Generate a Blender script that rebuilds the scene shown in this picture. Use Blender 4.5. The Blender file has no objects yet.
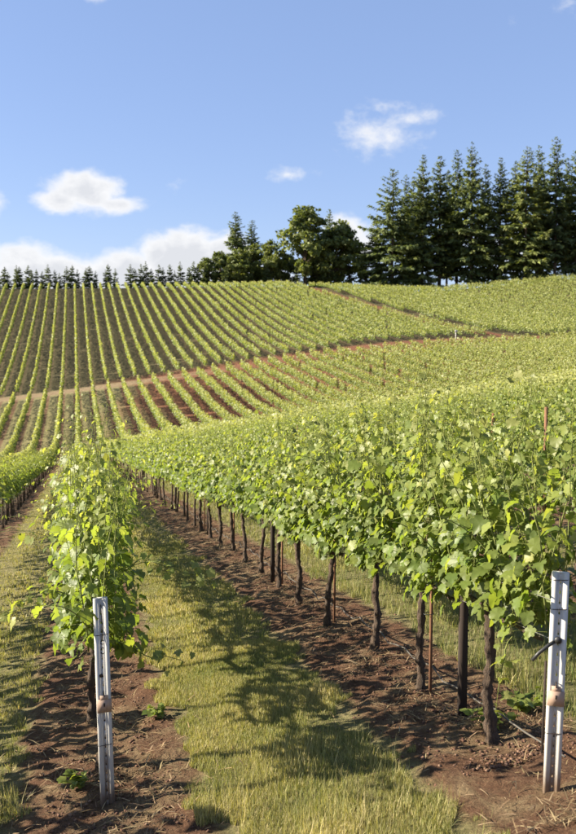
import bpy, math, random
import numpy as np
R = math.radians
rng = np.random.default_rng(11)
random.seed(11)
sc = bpy.context.scene
COL = sc.collection

# ------------------------------------------------------------------ camera
CAM_Z = 2.37
F_PX = 900.0                       # focal length for a frame 834 units high
YAW, PITCH = R(13.25), R(4.447)    # yaw to the right of the vine rows (+Y), pitch down
cam_d = bpy.data.cameras.new('camera')
cam = bpy.data.objects.new('camera', cam_d)
COL.objects.link(cam)
cam_d.sensor_fit = 'VERTICAL'; cam_d.sensor_height = 36.0
cam_d.lens = F_PX / 834 * 36.0
cam_d.clip_start = 0.1; cam_d.clip_end = 9000
cam.location = (0, 0, CAM_Z)
cam.rotation_euler = (R(90) - PITCH, 0, -YAW)
cam_d.dof.use_dof = True; cam_d.dof.focus_distance = 7.5; cam_d.dof.aperture_fstop = 4.0
sc.camera = cam

# ------------------------------------------------------------------ light
SUN_EL, SUN_AZ = R(26.5), R(-74)     # azimuth measured from +Y towards +X
world = bpy.data.worlds.new('World'); sc.world = world
world.use_nodes = True
sun_d = bpy.data.lights.new('sun', 'SUN'); sun_d.energy = 5.0; sun_d.angle = R(0.53); sun_d.color = (1.0, 0.90, 0.73)
sun = bpy.data.objects.new('sun', sun_d); COL.objects.link(sun)
sun.rotation_euler = (R(90) - SUN_EL, 0, R(180) - SUN_AZ)
sc.view_settings.view_transform = 'Standard'
sc.view_settings.look = 'None'
sc.view_settings.exposure = 1.7
sc.view_settings.gamma = 1.0
sc.render.engine = 'CYCLES'
sc.cycles.max_bounces = 6; sc.cycles.diffuse_bounces = 3; sc.cycles.transmission_bounces = 3
sc.cycles.transparent_max_bounces = 8
sc.cycles.sample_clamp_indirect = 6.0


def az_of(px):
    return math.atan((px - 288) / F_PX) + YAW


# ---- the sky: Nishita with fair-weather cloud on it (laid out by compass direction)
def build_sky():
    nt = world.node_tree; N = nt.nodes; L = nt.links; N.clear()
    def m(op, a=None, b=None, c=None, clamp=False):
        n = N.new('ShaderNodeMath'); n.operation = op; n.use_clamp = clamp
        for i, v in enumerate((a, b, c)):
            if v is None: continue
            if isinstance(v, (int, float)): n.inputs[i].default_value = v
            else: L.new(v, n.inputs[i])
        return n.outputs[0]
    out = N.new('ShaderNodeOutputWorld'); bg = N.new('ShaderNodeBackground')
    sky = N.new('ShaderNodeTexSky'); sky.sky_type = 'NISHITA'; sky.sun_disc = False
    sky.sun_elevation = SUN_EL; sky.sun_rotation = SUN_AZ
    sky.altitude = 100; sky.air_density = 1.0; sky.dust_density = 0.3; sky.ozone_density = 3.0
    tc = N.new('ShaderNodeTexCoord')
    nrm = N.new('ShaderNodeVectorMath'); nrm.operation = 'NORMALIZE'; L.new(tc.outputs['Generated'], nrm.inputs[0])
    sep = N.new('ShaderNodeSeparateXYZ'); L.new(nrm.outputs[0], sep.inputs[0])
    az = m('ARCTAN2', sep.outputs[0], sep.outputs[1]); el = m('ARCSINE', sep.outputs[2])
    comb = N.new('ShaderNodeCombineXYZ'); L.new(az, comb.inputs[0]); L.new(el, comb.inputs[1])
    def noise(scale, detail, rough, dist=0.0, stretch=(1, 1, 1)):
        mp = N.new('ShaderNodeMapping'); mp.inputs['Scale'].default_value = stretch
        L.new(nrm.outputs[0], mp.inputs[0])
        t = N.new('ShaderNodeTexNoise'); t.inputs['Scale'].default_value = scale; t.inputs['Detail'].default_value = detail
        t.inputs['Roughness'].default_value = rough; t.inputs['Distortion'].default_value = dist
        L.new(mp.outputs[0], t.inputs['Vector']); return t.outputs['Fac']
    n1 = noise(22, 7, 0.55, 0.1, (1, 1, 1.5)); n2 = noise(60, 6, 0.6, 0.3, (1, 1, 1.5))
    # px centre x, y (834-high photograph units, turned to compass angles), radii, strength
    C = [(90, 199, 50, 22, 1.9), (66, 207, 34, 14, 1.6), (122, 209, 36, 12, 1.6), (380, 137, 52, 24, .95), (405, 128, 36, 10, .7),
         (290, 178, 22, 7, .55), (97, 4, 20, 15, 1.2), (-4, 212, 15, 16, .8), (345, 234, 28, 24, 1.6), (366, 250, 20, 30, 1.2),
         (184, 264, 58, 40, 2.6), (222, 262, 34, 34, 2.2), (110, 284, 60, 32, 2.2), (40, 284, 75, 38, 2.4), (-40, 282, 60, 40, 2.2),
         (160, 256, 30, 24, 2.0), (132, 276, 44, 34, 2.2), (176, 188, 10, 5, .3), (565, 32, 24, 8, .2), (505, 250, 60, 26, .75), (270, 275, 50, 20, .7)]
    cl = [(az_of(x), math.atan((347 - y) / F_PX), rx / F_PX, ry / F_PX, s) for x, y, rx, ry, s in C]
    r = random.Random(5)
    for k in range(16):                  # the same weather all the way round
        a = r.uniform(R(45), R(335)); e = r.choice([r.uniform(.03, .1), r.uniform(.1, .5)])
        cl.append((a if a < math.pi else a - 2 * math.pi, e, r.uniform(.06, .18), r.uniform(.03, .07), r.uniform(.7, 1.1)))
    acc = None; acc_s = None
    for a, e, ra, re, s in cl:
        mp = N.new('ShaderNodeVectorMath'); mp.operation = 'SUBTRACT'; L.new(comb.outputs[0], mp.inputs[0]); mp.inputs[1].default_value = (a, e, 0)
        ml = N.new('ShaderNodeVectorMath'); ml.operation = 'MULTIPLY'; L.new(mp.outputs[0], ml.inputs[0]); ml.inputs[1].default_value = (1 / ra, 1 / re, 0)
        ln = N.new('ShaderNodeVectorMath'); ln.operation = 'LENGTH'; L.new(ml.outputs[0], ln.inputs[0])
        v = m('MULTIPLY_ADD', ln.outputs['Value'], -s, s)
        acc = v if acc is None else m('SMOOTH_MAX', acc, v, .25) if False else m('MAXIMUM', acc, v)
    dens = m('ADD', acc, m('MULTIPLY_ADD', n1, 2.1, -1.05))
    dens = m('ADD', dens, m('MULTIPLY_ADD', n2, .8, -.4))
    mr = N.new('ShaderNodeMapRange'); mr.interpolation_type = 'SMOOTHSTEP'
    mr.inputs['From Min'].default_value = -.05; mr.inputs['From Max'].default_value = 1.0; L.new(dens, mr.inputs['Value'])
    # thicker middle slightly greyer
    sh = N.new('ShaderNodeMapRange'); sh.inputs['From Min'].default_value = .75; sh.inputs['From Max'].default_value = 1.7
    sh.inputs['To Min'].default_value = 0; sh.inputs['To Max'].default_value = .7; L.new(m('ADD', dens, m('MULTIPLY_ADD', n2, .9, -.45)), sh.inputs['Value'])
    cc = N.new('ShaderNodeMix'); cc.data_type = 'RGBA'
    cc.inputs[6].default_value = (4.8, 4.8, 4.85, 1); cc.inputs[7].default_value = (3.3, 3.4, 3.65, 1); L.new(sh.outputs[0], cc.inputs[0])
    mx = N.new('ShaderNodeMix'); mx.data_type = 'RGBA'
    L.new(m('MULTIPLY', mr.outputs[0], .96), mx.inputs[0]); tn = N.new('ShaderNodeMix'); tn.data_type = 'RGBA'; tn.blend_type = 'MULTIPLY'; tn.inputs[0].default_value = 1; tn.inputs[7].default_value = (1.09, .95, 1.0, 1)
    L.new(sky.outputs[0], tn.inputs[6])
    ev = N.new('ShaderNodeMix'); ev.data_type = 'RGBA'; ev.inputs[0].default_value = .5; ev.inputs[7].default_value = (1.55, 2.3, 4.0, 1)     # uniform pale blue mixed in to flatten the sky gradient
    L.new(tn.outputs[2], ev.inputs[6]); L.new(ev.outputs[2], mx.inputs[6]); L.new(cc.outputs[2], mx.inputs[7])
    L.new(mx.outputs[2], bg.inputs['Color']); bg.inputs['Strength'].default_value = 0.064
    L.new(bg.outputs[0], out.inputs[0])
    world.cycles.sampling_method = 'MANUAL'; world.cycles.sample_map_resolution = 512


build_sky()

# ------------------------------------------------------------------ mesh helpers
def tag(o, label=None, category=None, group=None, kind=None):
    if label: o['label'] = label
    if category: o['category'] = category
    if group: o['group'] = group
    if kind: o['kind'] = kind
    return o


def make_mesh(name, V, faces, mat=None, smooth=False, tint=None):
    """V (n,3); faces: list of int arrays (m,3) or (m,4); tint (n,3) point colour."""
    V = np.asarray(V, dtype=np.float32)
    me = bpy.data.meshes.new(name)
    me.vertices.add(len(V)); me.vertices.foreach_set('co', V.ravel())
    faces = [np.asarray(f, dtype=np.int32) for f in faces if len(f)]
    nl = sum(f.size for f in faces); nf = sum(len(f) for f in faces)
    me.loops.add(nl); me.polygons.add(nf)
    me.loops.foreach_set('vertex_index', np.concatenate([f.ravel() for f in faces]))
    tot = np.concatenate([np.full(len(f), f.shape[1], np.int32) for f in faces])
    start = np.concatenate([[0], np.cumsum(tot)[:-1]]).astype(np.int32)
    me.polygons.foreach_set('loop_start', start)
    me.update(calc_edges=True)
    if smooth:
        me.polygons.foreach_set('use_smooth', np.ones(nf, dtype=bool))
    if tint is not None:
        a = me.attributes.new('tint', 'FLOAT_COLOR', 'POINT')
        c = np.ones((len(V), 4), np.float32); c[:, :3] = tint
        a.data.foreach_set('color', c.ravel())
    me.validate(verbose=False)
    if mat: me.materials.append(mat)
    return me


def obj(name, me, parent=None, loc=(0, 0, 0), rotz=0.0, scale=None):
    o = bpy.data.objects.new(name, me); COL.objects.link(o)
    o.location = loc; o.rotation_euler = (0, 0, rotz)
    if scale is not None: o.scale = (scale,) * 3 if isinstance(scale, (int, float)) else scale
    if parent: o.parent = parent
    return o


def empty(name, loc=(0, 0, 0), rotz=0.0):
    o = bpy.data.objects.new(name, None); COL.objects.link(o); o.empty_display_size = .2
    o.location = loc; o.rotation_euler = (0, 0, rotz)
    return o


class MB:
    """collects triangles / quads"""
    def __init__(s): s.V = []; s.F3 = []; s.F4 = []; s.T = []; s.n = 0
    def add(s, V, F3=None, F4=None, tint=(0, 0, 0)):
        V = np.asarray(V, float).reshape(-1, 3)
        if F3 is not None and len(F3): s.F3.append(np.asarray(F3) + s.n)
        if F4 is not None and len(F4): s.F4.append(np.asarray(F4) + s.n)
        t = np.asarray(tint, float)
        s.T.append(np.broadcast_to(t, V.shape) if t.ndim == 1 else t)
        s.V.append(V); s.n += len(V)
    def box(s, c, d, tint=(0, 0, 0)):
        c = np.array(c, float); h = np.array(d, float) / 2
        V = np.array([[x, y, z] for x in (-1, 1) for y in (-1, 1) for z in (-1, 1)]) * h + c
        F = [[0, 1, 3, 2], [4, 6, 7, 5], [0, 4, 5, 1], [2, 3, 7, 6], [0, 2, 6, 4], [1, 5, 7, 3]]
        s.add(V, F4=F, tint=tint)
    def tube(s, P, rad, sides=6, tint=(0, 0, 0), wob=0.0, caps=True):
        P = np.asarray(P, float); n = len(P); rad = np.broadcast_to(np.asarray(rad, float), (n,))
        d = np.gradient(P, axis=0); d /= np.linalg.norm(d, axis=1)[:, None] + 1e-9
        ref = np.array([0, 0, 1.0]) if abs(d[:, 2]).mean() < .8 else np.array([1.0, 0, 0])
        u = np.cross(d, ref); u /= np.linalg.norm(u, axis=1)[:, None] + 1e-9
        w = np.cross(d, u)
        a = np.arange(sides) / sides * 2 * np.pi
        rr = rad[:, None] * (1 + wob * rng.uniform(-1, 1, (n, sides)))
        V = P[:, None] + rr[..., None] * (np.cos(a)[None, :, None] * u[:, None] + np.sin(a)[None, :, None] * w[:, None])
        i = np.arange(n - 1)[:, None] * sides; j = np.arange(sides)[None]
        j2 = (j + 1) % sides
        F = np.stack([i + j, i + j2, i + sides + j2, i + sides + j], -1).reshape(-1, 4)
        V = V.reshape(-1, 3)
        F3 = []
        if caps:
            V = np.vstack([V, P[:1], P[-1:]]); k = n * sides
            for q in range(sides):
                F3.append([k, (q + 1) % sides, q]); F3.append([k + 1, (n - 1) * sides + q, (n - 1) * sides + (q + 1) % sides])
        s.add(V, F3=F3, F4=F, tint=tint)
    def mesh(s, name, mat=None, smooth=False):
        fs = []
        if s.F3: fs.append(np.concatenate(s.F3))
        if s.F4: fs.append(np.concatenate(s.F4))
        return make_mesh(name, np.concatenate(s.V), fs, mat, smooth, np.concatenate(s.T))


def unit(v):
    return v / (np.linalg.norm(v, axis=-1, keepdims=True) + 1e-9)


def scatter(mb, tV, tF, pos, nrm, tip, size, tint):
    """copies of a flat template (tip along +Y, face +Z) at pos with normal nrm and tip direction tip"""
    n = unit(nrm); t = unit(tip - (tip * n).sum(-1, keepdims=True) * n); u = np.cross(t, n)
    M = np.stack([u, t, n], 1)                       # rows
    V = np.einsum('kj,njc->nkc', tV, M) * np.asarray(size)[:, None, None] + pos[:, None]
    k = len(tV); N = len(pos)
    F = (np.asarray(tF)[None] + (np.arange(N) * k)[:, None, None]).reshape(-1, np.asarray(tF).shape[1])
    T = np.repeat(np.asarray(tint), k, axis=0)
    kw = {'F3': F} if F.shape[1] == 3 else {'F4': F}
    mb.add(V.reshape(-1, 3), tint=T, **kw)


# ---- smooth value noise on arrays
_perm = rng.random((256, 256))
def vnoise(x, y):
    xi = np.floor(x).astype(int); yi = np.floor(y).astype(int); fx = x - xi; fy = y - yi
    fx = fx * fx * (3 - 2 * fx); fy = fy * fy * (3 - 2 * fy)
    g = lambda i, j: _perm[i % 256, j % 256]
    return (g(xi, yi) * (1 - fx) + g(xi + 1, yi) * fx) * (1 - fy) + (g(xi, yi + 1) * (1 - fx) + g(xi + 1, yi + 1) * fx) * fy
def fbm(x, y, o=4):
    s = 0; a = .5
    for k in range(o): s = s + a * vnoise(x * 2 ** k + 17 * k, y * 2 ** k + 5 * k); a *= .5
    return s

# ------------------------------------------------------------------ terrain height
ROW0, PITCH_X = 0.15, 2.435                 # first row and row spacing
ROAD_Y0, ROAD_Y1 = 150.6, 154.0
def alley_x(Y): return 80.0 - (Y - 152) * .135      # the track that climbs the far hill, slightly across the rows
def near_plane(X, Y): return .125 * X - .1005 * Y
_kx = np.array([-60, -30, -12, 17, 37, 61, 79, 100, 139, 200.])
_road = np.array([-13.2, -10.8, -8.6, -5.0, -1.6, 1.0, 1.4, 2.2, 3.8, 6.]) + CAM_Z
_cy = np.array([280, 278, 276, 272, 266, 262, 256, 247, 233, 228.])
_cz = np.array([16.8, 17.4, 17.8, 18.2, 18.3, 18.6, 18.0, 16.4, 20.2, 26.0]) + CAM_Z
def crest(X): return np.interp(X, _kx, _cy)
def _raw(X, Y):
    ry = np.interp(X, _kx, _road); cy = crest(X); cz = np.interp(X, _kx, _cz)
    v0 = near_plane(X, 97.) + np.clip(X - 60, 0, None) * -.05
    z = np.where(Y < 97, near_plane(X, Y), 0)
    t = (Y - 97) / (152 - 97); z = np.where((Y >= 97) & (Y < 152), v0 + (ry - v0) * t ** 1.25 * 1.0, z) if np.ndim(t) == 0 else \
        np.where((Y >= 97) & (Y < 152), v0 + (ry - v0) * np.clip(t, 0, 1) ** 1.25, z)
    t = np.clip((Y - 152) / (cy - 152), 0, 1)
    z = np.where((Y >= 152) & (Y < cy), ry + (cz - ry) * t ** 1.22, z)
    z = np.where(Y >= cy, cz - np.minimum((Y - cy) * .05, 60), z)
    return z
_gx = np.arange(-140, 300.1, 2.0); _gy = np.arange(-60, 420.1, 2.0)
_G = _raw(*np.meshgrid(_gx, _gy, indexing='ij'))
def _blur(A, s):
    k = np.exp(-.5 * (np.arange(-14, 15) * 2.0 / s) ** 2); k /= k.sum()
    for ax in (0, 1):
        P = np.pad(A, [(14, 14) if i == ax else (0, 0) for i in (0, 1)], mode='reflect', reflect_type='odd')
        A = np.apply_along_axis(lambda v: np.convolve(v, k, 'valid'), ax, P)
    return A
_G = _blur(_G, 7.0)
def zf(X, Y):
    X = np.asarray(X, float); Y = np.asarray(Y, float)
    fx = np.clip((X - _gx[0]) / 2, 0, len(_gx) - 1.001); fy = np.clip((Y - _gy[0]) / 2, 0, len(_gy) - 1.001)
    i = fx.astype(int); j = fy.astype(int); fx = fx - i; fy = fy - j
    return (_G[i, j] * (1 - fx) + _G[i + 1, j] * fx) * (1 - fy) + (_G[i, j + 1] * (1 - fx) + _G[i + 1, j + 1] * fx) * fy
def row_u(X):
    return np.abs(((X - ROW0) / PITCH_X + .5) % 1 - .5) * PITCH_X
def ground_z(X, Y):
    """surface with clods, small hummocks and a slight berm under the vines (near the camera only)"""
    X = np.asarray(X, float); Y = np.asarray(Y, float)
    near = np.clip((40 - Y) / 15, 0, 1)
    soil = np.clip((.62 - row_u(X)) / .12, 0, 1)
    z = (fbm(X * 1.3, Y * 1.3, 3) - .45) * .05 + soil * ((fbm(X * 7 + 31, Y * 7, 3) - .45) * .10 + .02)
    return zf(X, Y) + z * near

# ------------------------------------------------------------------ materials
def nodes(name):
    m = bpy.data.materials.new(name); m.use_nodes = True
    nt = m.node_tree; b = nt.nodes['Principled BSDF']
    return m, nt, nt.nodes, nt.links, b
def ramp(N, L, fac, stops):
    r = N.new('ShaderNodeValToRGB'); L.new(fac, r.inputs[0])
    e = r.color_ramp.elements
    e[0].position, e[0].color = stops[0][0], (*stops[0][1], 1)
    e[1].position, e[1].color = stops[-1][0], (*stops[-1][1], 1)
    for p, c in stops[1:-1]:
        q = e.new(p); q.color = (*c, 1)
    return r.outputs[0]
def noise_n(N, L, scale, detail=5, rough=.6, vec=None, dist=0, stretch=None):
    t = N.new('ShaderNodeTexNoise'); t.inputs['Scale'].default_value = scale; t.inputs['Detail'].default_value = detail
    t.inputs['Roughness'].default_value = rough; t.inputs['Distortion'].default_value = dist
    if vec is not None:
        if stretch:
            mp = N.new('ShaderNodeMapping'); mp.inputs['Scale'].default_value = stretch; L.new(vec, mp.inputs[0]); vec = mp.outputs[0]
        L.new(vec, t.inputs['Vector'])
    return t.outputs['Fac']
def math_n(N, L, op, a, b=None, c=None, clamp=False):
    n = N.new('ShaderNodeMath'); n.operation = op; n.use_clamp = clamp
    for i, v in enumerate((a, b, c)):
        if v is None: continue
        if isinstance(v, (int, float)): n.inputs[i].default_value = v
        else: L.new(v, n.inputs[i])
    return n.outputs[0]
def mix_n(N, L, fac, a, b, mode='MIX'):
    n = N.new('ShaderNodeMix'); n.data_type = 'RGBA'; n.blend_type = mode
    if isinstance(fac, (int, float)): n.inputs[0].default_value = fac
    else: L.new(fac, n.inputs[0])
    for i, v in ((6, a), (7, b)):
        if isinstance(v, tuple): n.inputs[i].default_value = (*v, 1)
        else: L.new(v, n.inputs[i])
    return n.outputs[2]
def step_n(N, L, v, lo, hi):
    r = N.new('ShaderNodeMapRange'); r.interpolation_type = 'SMOOTHSTEP'
    r.inputs['From Min'].default_value = lo; r.inputs['From Max'].default_value = hi; L.new(v, r.inputs['Value'])
    return r.outputs[0]
def bump_n(N, L, b, h, strength, dist):
    n = N.new('ShaderNodeBump'); n.inputs['Strength'].default_value = strength; n.inputs['Distance'].default_value = dist
    L.new(h, n.inputs['Height']); L.new(n.outputs[0], b.inputs['Normal'])


def leaf_material(name, young, mid, old, trans=.35, rough=.42, spec=.5, vein=False):
    """tint.r: random per leaf, tint.g: 0 old .. 1 shoot tip"""
    m, nt, N, L, b = nodes(name)
    at = N.new('ShaderNodeAttribute'); at.attribute_name = 'tint'
    s = N.new('ShaderNodeSeparateColor'); L.new(at.outputs['Color'], s.inputs[0])
    base = ramp(N, L, s.outputs[1], [(0, old), (.5, mid), (1, young)])
    v = math_n(N, L, 'MULTIPLY_ADD', s.outputs[0], .55, .72)
    hs = N.new('ShaderNodeHueSaturation'); L.new(base, hs.inputs['Color']); L.new(v, hs.inputs['Value'])
    L.new(math_n(N, L, 'MULTIPLY_ADD', s.outputs[2], .028, .489), hs.inputs['Hue'])
    L.new(hs.outputs[0], b.inputs['Base Color'])
    b.inputs['Roughness'].default_value = rough; b.inputs['Specular IOR Level'].default_value = spec
    tr = N.new('ShaderNodeBsdfTranslucent')
    L.new(mix_n(N, L, 1.0, hs.outputs[0], (1.25, 1.25, .5), 'MULTIPLY'), tr.inputs['Color'])
    mx = N.new('ShaderNodeMixShader'); mx.inputs[0].default_value = trans
    L.new(b.outputs[0], mx.inputs[1]); L.new(tr.outputs[0], mx.inputs[2])
    L.new(mx.outputs[0], N['Material Output'].inputs[0])
    if vein:
        g = N.new('ShaderNodeNewGeometry')
        bump_n(N, L, b, noise_n(N, L, 60, 2, .5, g.outputs['Position']), .12, .01)
    return m

M = {}
M['leaf'] = leaf_material('vine_leaf', (.31, .325, .105), (.21, .25, .058), (.14, .187, .043), .55, .46, .4, True)
M['leaf_far'] = leaf_material('vine_leaf_far', (.33, .335, .125), (.24, .265, .08), (.14, .185, .05), .44, .5, .35)
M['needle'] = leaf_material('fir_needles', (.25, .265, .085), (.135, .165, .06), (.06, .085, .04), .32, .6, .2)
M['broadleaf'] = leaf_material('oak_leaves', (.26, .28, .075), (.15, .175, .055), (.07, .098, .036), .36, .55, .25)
M['grass'] = leaf_material('grass_blades', (.46, .385, .20), (.27, .26, .105), (.125, .155, .05), .3, .6, .2)


def bark(name, dark, light, scale):
    m, nt, N, L, b = nodes(name)
    g = N.new('ShaderNodeNewGeometry')
    n = noise_n(N, L, scale, 6, .65, g.outputs['Position'], .4, (1, 1, .22))
    L.new(ramp(N, L, n, [(.3, dark), (.72, light)]), b.inputs['Base Color']); b.inputs['Roughness'].default_value = .9
    bump_n(N, L, b, n, 1.0, .04)
    return m
M['bark'] = bark('vine_bark', (.03, .019, .013), (.14, .092, .058), 70)
M['shoot'] = bark('green_shoot', (.13, .17, .035), (.24, .25, .07), 30)
M['tree_bark'] = bark('conifer_bark', (.035, .025, .018), (.12, .085, .06), 1.2)


def metal(name, col, rust, amount, rough=.55, base_rust=None, metallic=0.0):
    m, nt, N, L, b = nodes(name)
    tc = N.new('ShaderNodeTexCoord')
    n = noise_n(N, L, 22, 8, .7, tc.outputs['Object'], .3, (1, 1, .35))
    f = step_n(N, L, n, 1 - amount, 1.12 - amount)
    if base_rust:
        sp = N.new('ShaderNodeSeparateXYZ'); L.new(tc.outputs['Object'], sp.inputs[0])
        lo = math_n(N, L, 'MULTIPLY_ADD', sp.outputs[2], -1 / base_rust, 1.0, clamp=True)
        f = math_n(N, L, 'MAXIMUM', f, math_n(N, L, 'MULTIPLY', step_n(N, L, math_n(N, L, 'ADD', lo, math_n(N, L, 'MULTIPLY_ADD', n, .9, -.45)), .2, .85), .85))
    big = noise_n(N, L, 6, 4, .6, tc.outputs['Object'])
    c0 = mix_n(N, L, big, col, tuple(v * .78 for v in col))
    rc = mix_n(N, L, n, rust, tuple(v * .5 for v in rust))
    L.new(mix_n(N, L, f, c0, rc), b.inputs['Base Color'])
    b.inputs['Roughness'].default_value = rough; b.inputs['Metallic'].default_value = metallic
    bump_n(N, L, b, n, .25, .004)
    return m
M['white_steel'] = metal('weathered_white_steel', (.53, .515, .48), (.24, .14, .07), .36, .75, .22)
M['web_steel'] = metal('weathered_white_steel_web', (.50, .485, .45), (.20, .125, .07), .42, .75, .75)
M['rust'] = metal('rusted_steel', (.17, .08, .04), (.27, .12, .05), .5, .85)
M['dark_rust'] = metal('dark_rusted_steel', (.03, .018, .012), (.085, .043, .022), .42, .85)
M['wire'] = metal('galvanised_wire', (.30, .29, .27), (.18, .1, .05), .4, .45, None, .6)
M['tag'] = metal('tan_tag', (.40, .275, .20), (.28, .17, .12), .42, .7)
M['black'] = metal('black_plastic', (.022, .022, .022), (.05, .045, .04), .35, .5)
M['hose'] = metal('grey_hose', (.085, .075, .062), (.2, .16, .11), .45, .6)


def ground_material():
    m, nt, N, L, b = nodes('vineyard_ground')
    g = N.new('ShaderNodeNewGeometry'); P = g.outputs['Position']
    sp = N.new('ShaderNodeSeparateXYZ'); L.new(P, sp.inputs[0]); X, Y = sp.outputs[0], sp.outputs[1]
    u = math_n(N, L, 'MULTIPLY_ADD', X, 1 / PITCH_X, .5 - ROW0 / PITCH_X)
    u = math_n(N, L, 'MULTIPLY', math_n(N, L, 'ABSOLUTE', math_n(N, L, 'SUBTRACT', math_n(N, L, 'FRACT', u), .5)), PITCH_X)
    n_edge = noise_n(N, L, 3.0, 5, .65, P)
    soilw = math_n(N, L, 'ADD', u, math_n(N, L, 'MULTIPLY_ADD', n_edge, .45, -.22))
    soil = math_n(N, L, 'SUBTRACT', 1.0, step_n(N, L, soilw, .50, .68))
    # the middle block is tilled across its alleys, more towards the right
    n_big = noise_n(N, L, .06, 3, .5, P)
    tx = math_n(N, L, 'ADD', X, math_n(N, L, 'MULTIPLY_ADD', n_big, 24, -12))
    till = math_n(N, L, 'MULTIPLY', step_n(N, L, tx, 4, 14), math_n(N, L, 'MULTIPLY', step_n(N, L, Y, 90, 104), math_n(N, L, 'SUBTRACT', 1.0, step_n(N, L, Y, 155, 160))))
    upper = step_n(N, L, Y, 153.5, 155)
    road = math_n(N, L, 'MULTIPLY', step_n(N, L, math_n(N, L, 'ADD', Y, math_n(N, L, 'MULTIPLY', step_n(N, L, X, 44, 50), 3.0)), ROAD_Y0 - 1.2, ROAD_Y0 + .2), math_n(N, L, 'SUBTRACT', 1.0, step_n(N, L, math_n(N, L, 'SUBTRACT', Y, math_n(N, L, 'MULTIPLY', step_n(N, L, X, 44, 50), 2.5)), ROAD_Y1 - .6, ROAD_Y1 + .6)))
    ax = math_n(N, L, 'ABSOLUTE', math_n(N, L, 'ADD', math_n(N, L, 'MULTIPLY_ADD', Y, .135, X), -80.0 - 152 * .135))
    alley = math_n(N, L, 'MULTIPLY', upper, math_n(N, L, 'SUBTRACT', 1.0, step_n(N, L, ax, 1.5, 2.6)))
    # colours
    n_f = noise_n(N, L, 26, 8, .7, P, .3); n_m = noise_n(N, L, 2.2, 6, .65, P); n_s = noise_n(N, L, 9, 8, .7, P, .5, (1, .35, 1))
    soil_c = ramp(N, L, n_f, [(.25, (.05, .025, .015)), (.5, (.118, .063, .036)), (.75, (.20, .12, .072))])
    soil_c = mix_n(N, L, math_n(N, L, 'MULTIPLY', step_n(N, L, n_m, .38, .7), .4), soil_c, (.14, .07, .038))
    straw = ramp(N, L, n_s, [(.35, (.13, .085, .045)), (.7, (.33, .25, .14))])
    soil_c = mix_n(N, L, math_n(N, L, 'MULTIPLY', step_n(N, L, noise_n(N, L, 1.4, 7, .75, P, .4), .44, .62), .75), soil_c, straw)
    red_c = ramp(N, L, n_m, [(.3, (.105, .043, .022)), (.7, (.21, .092, .049))])
    grass_c = ramp(N, L, noise_n(N, L, 11, 8, .78, P), [(.3, (.07, .075, .028)), (.5, (.18, .16, .07)), (.7, (.33, .27, .145))])
    up_c = ramp(N, L, noise_n(N, L, .9, 8, .75, P, .3, (.6, 1.6, 1)), [(.3, (.02, .018, .009)), (.52, (.042, .034, .016)), (.8, (.10, .07, .034))])  # dark ground of the upper block, canopy shade between rows put into its colour
    road_c = mix_n(N, L, step_n(N, L, X, 8, 34), ramp(N, L, n_m, [(.3, (.15, .105, .055)), (.7, (.27, .2, .115))]), red_c)
    c = mix_n(N, L, math_n(N, L, 'MULTIPLY', upper, .8), grass_c, up_c)
    c = mix_n(N, L, math_n(N, L, 'MULTIPLY', soil, math_n(N, L, 'MULTIPLY_ADD', upper, -.75, 1.0)), c, soil_c)
    c = mix_n(N, L, math_n(N, L, 'MULTIPLY', till, .9), c, red_c)
    c = mix_n(N, L, math_n(N, L, 'MULTIPLY', alley, .92), c, red_c)
    c = mix_n(N, L, math_n(N, L, 'MULTIPLY', road, math_n(N, L, 'SUBTRACT', 1.0, math_n(N, L, 'MULTIPLY', math_n(N, L, 'MULTIPLY', step_n(N, L, X, 6, 24), math_n(N, L, 'SUBTRACT', 1.0, step_n(N, L, X, 42, 52))), step_n(N, L, noise_n(N, L, .35, 4, .6, P), .40, .52)))), c, road_c)
    far = step_n(N, L, Y, 300, 330)
    c = mix_n(N, L, far, c, grass_c)
    L.new(c, b.inputs['Base Color']); b.inputs['Roughness'].default_value = .95; b.inputs['Specular IOR Level'].default_value = .15
    bump_n(N, L, b, math_n(N, L, 'ADD', n_f, math_n(N, L, 'MULTIPLY', n_m, .6)), 1.0, .07)
    return m
M['ground'] = ground_material()

# ------------------------------------------------------------------ ground sheet
def build_ground():
    xs = np.concatenate([[-4000, -1500, -700, -400, -250, -160], np.arange(-120, -12, 6.), np.arange(-12, -4, .5), np.arange(-4, 8, .075),
                         np.arange(8, 20, .4), np.arange(20, 160, 2.5), np.arange(160, 260, 10.), [280, 400, 700, 1500, 4000]])
    ys = np.concatenate([[-600, -200, -60], np.arange(-30, 3, 3.), np.arange(3, 5, .4), np.arange(5, 14, .075), np.arange(14, 40, .25), np.arange(40, 300, 2.),
                         np.arange(300, 400, 10.), [400, 500, 700, 1200, 2500, 5000]])
    X, Y = np.meshgrid(xs, ys, indexing='ij')
    Z = ground_z(X, Y)
    Z -= np.clip((Y - 410) * .02, 0, 60)
    V = np.stack([X, Y, Z], -1).reshape(-1, 3)
    ny = len(ys); i = np.arange(len(xs) - 1)[:, None] * ny; j = np.arange(ny - 1)[None]
    F = np.stack([i + j, i + ny + j, i + ny + j + 1, i + j + 1], -1).reshape(-1, 4)
    o = obj('ground', make_mesh('ground', V, [F], M['ground'], True))
    tag(o, 'reddish soil and mown grass alleys of the rolling vineyard hillside', 'ground', kind='structure')
build_ground()

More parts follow.
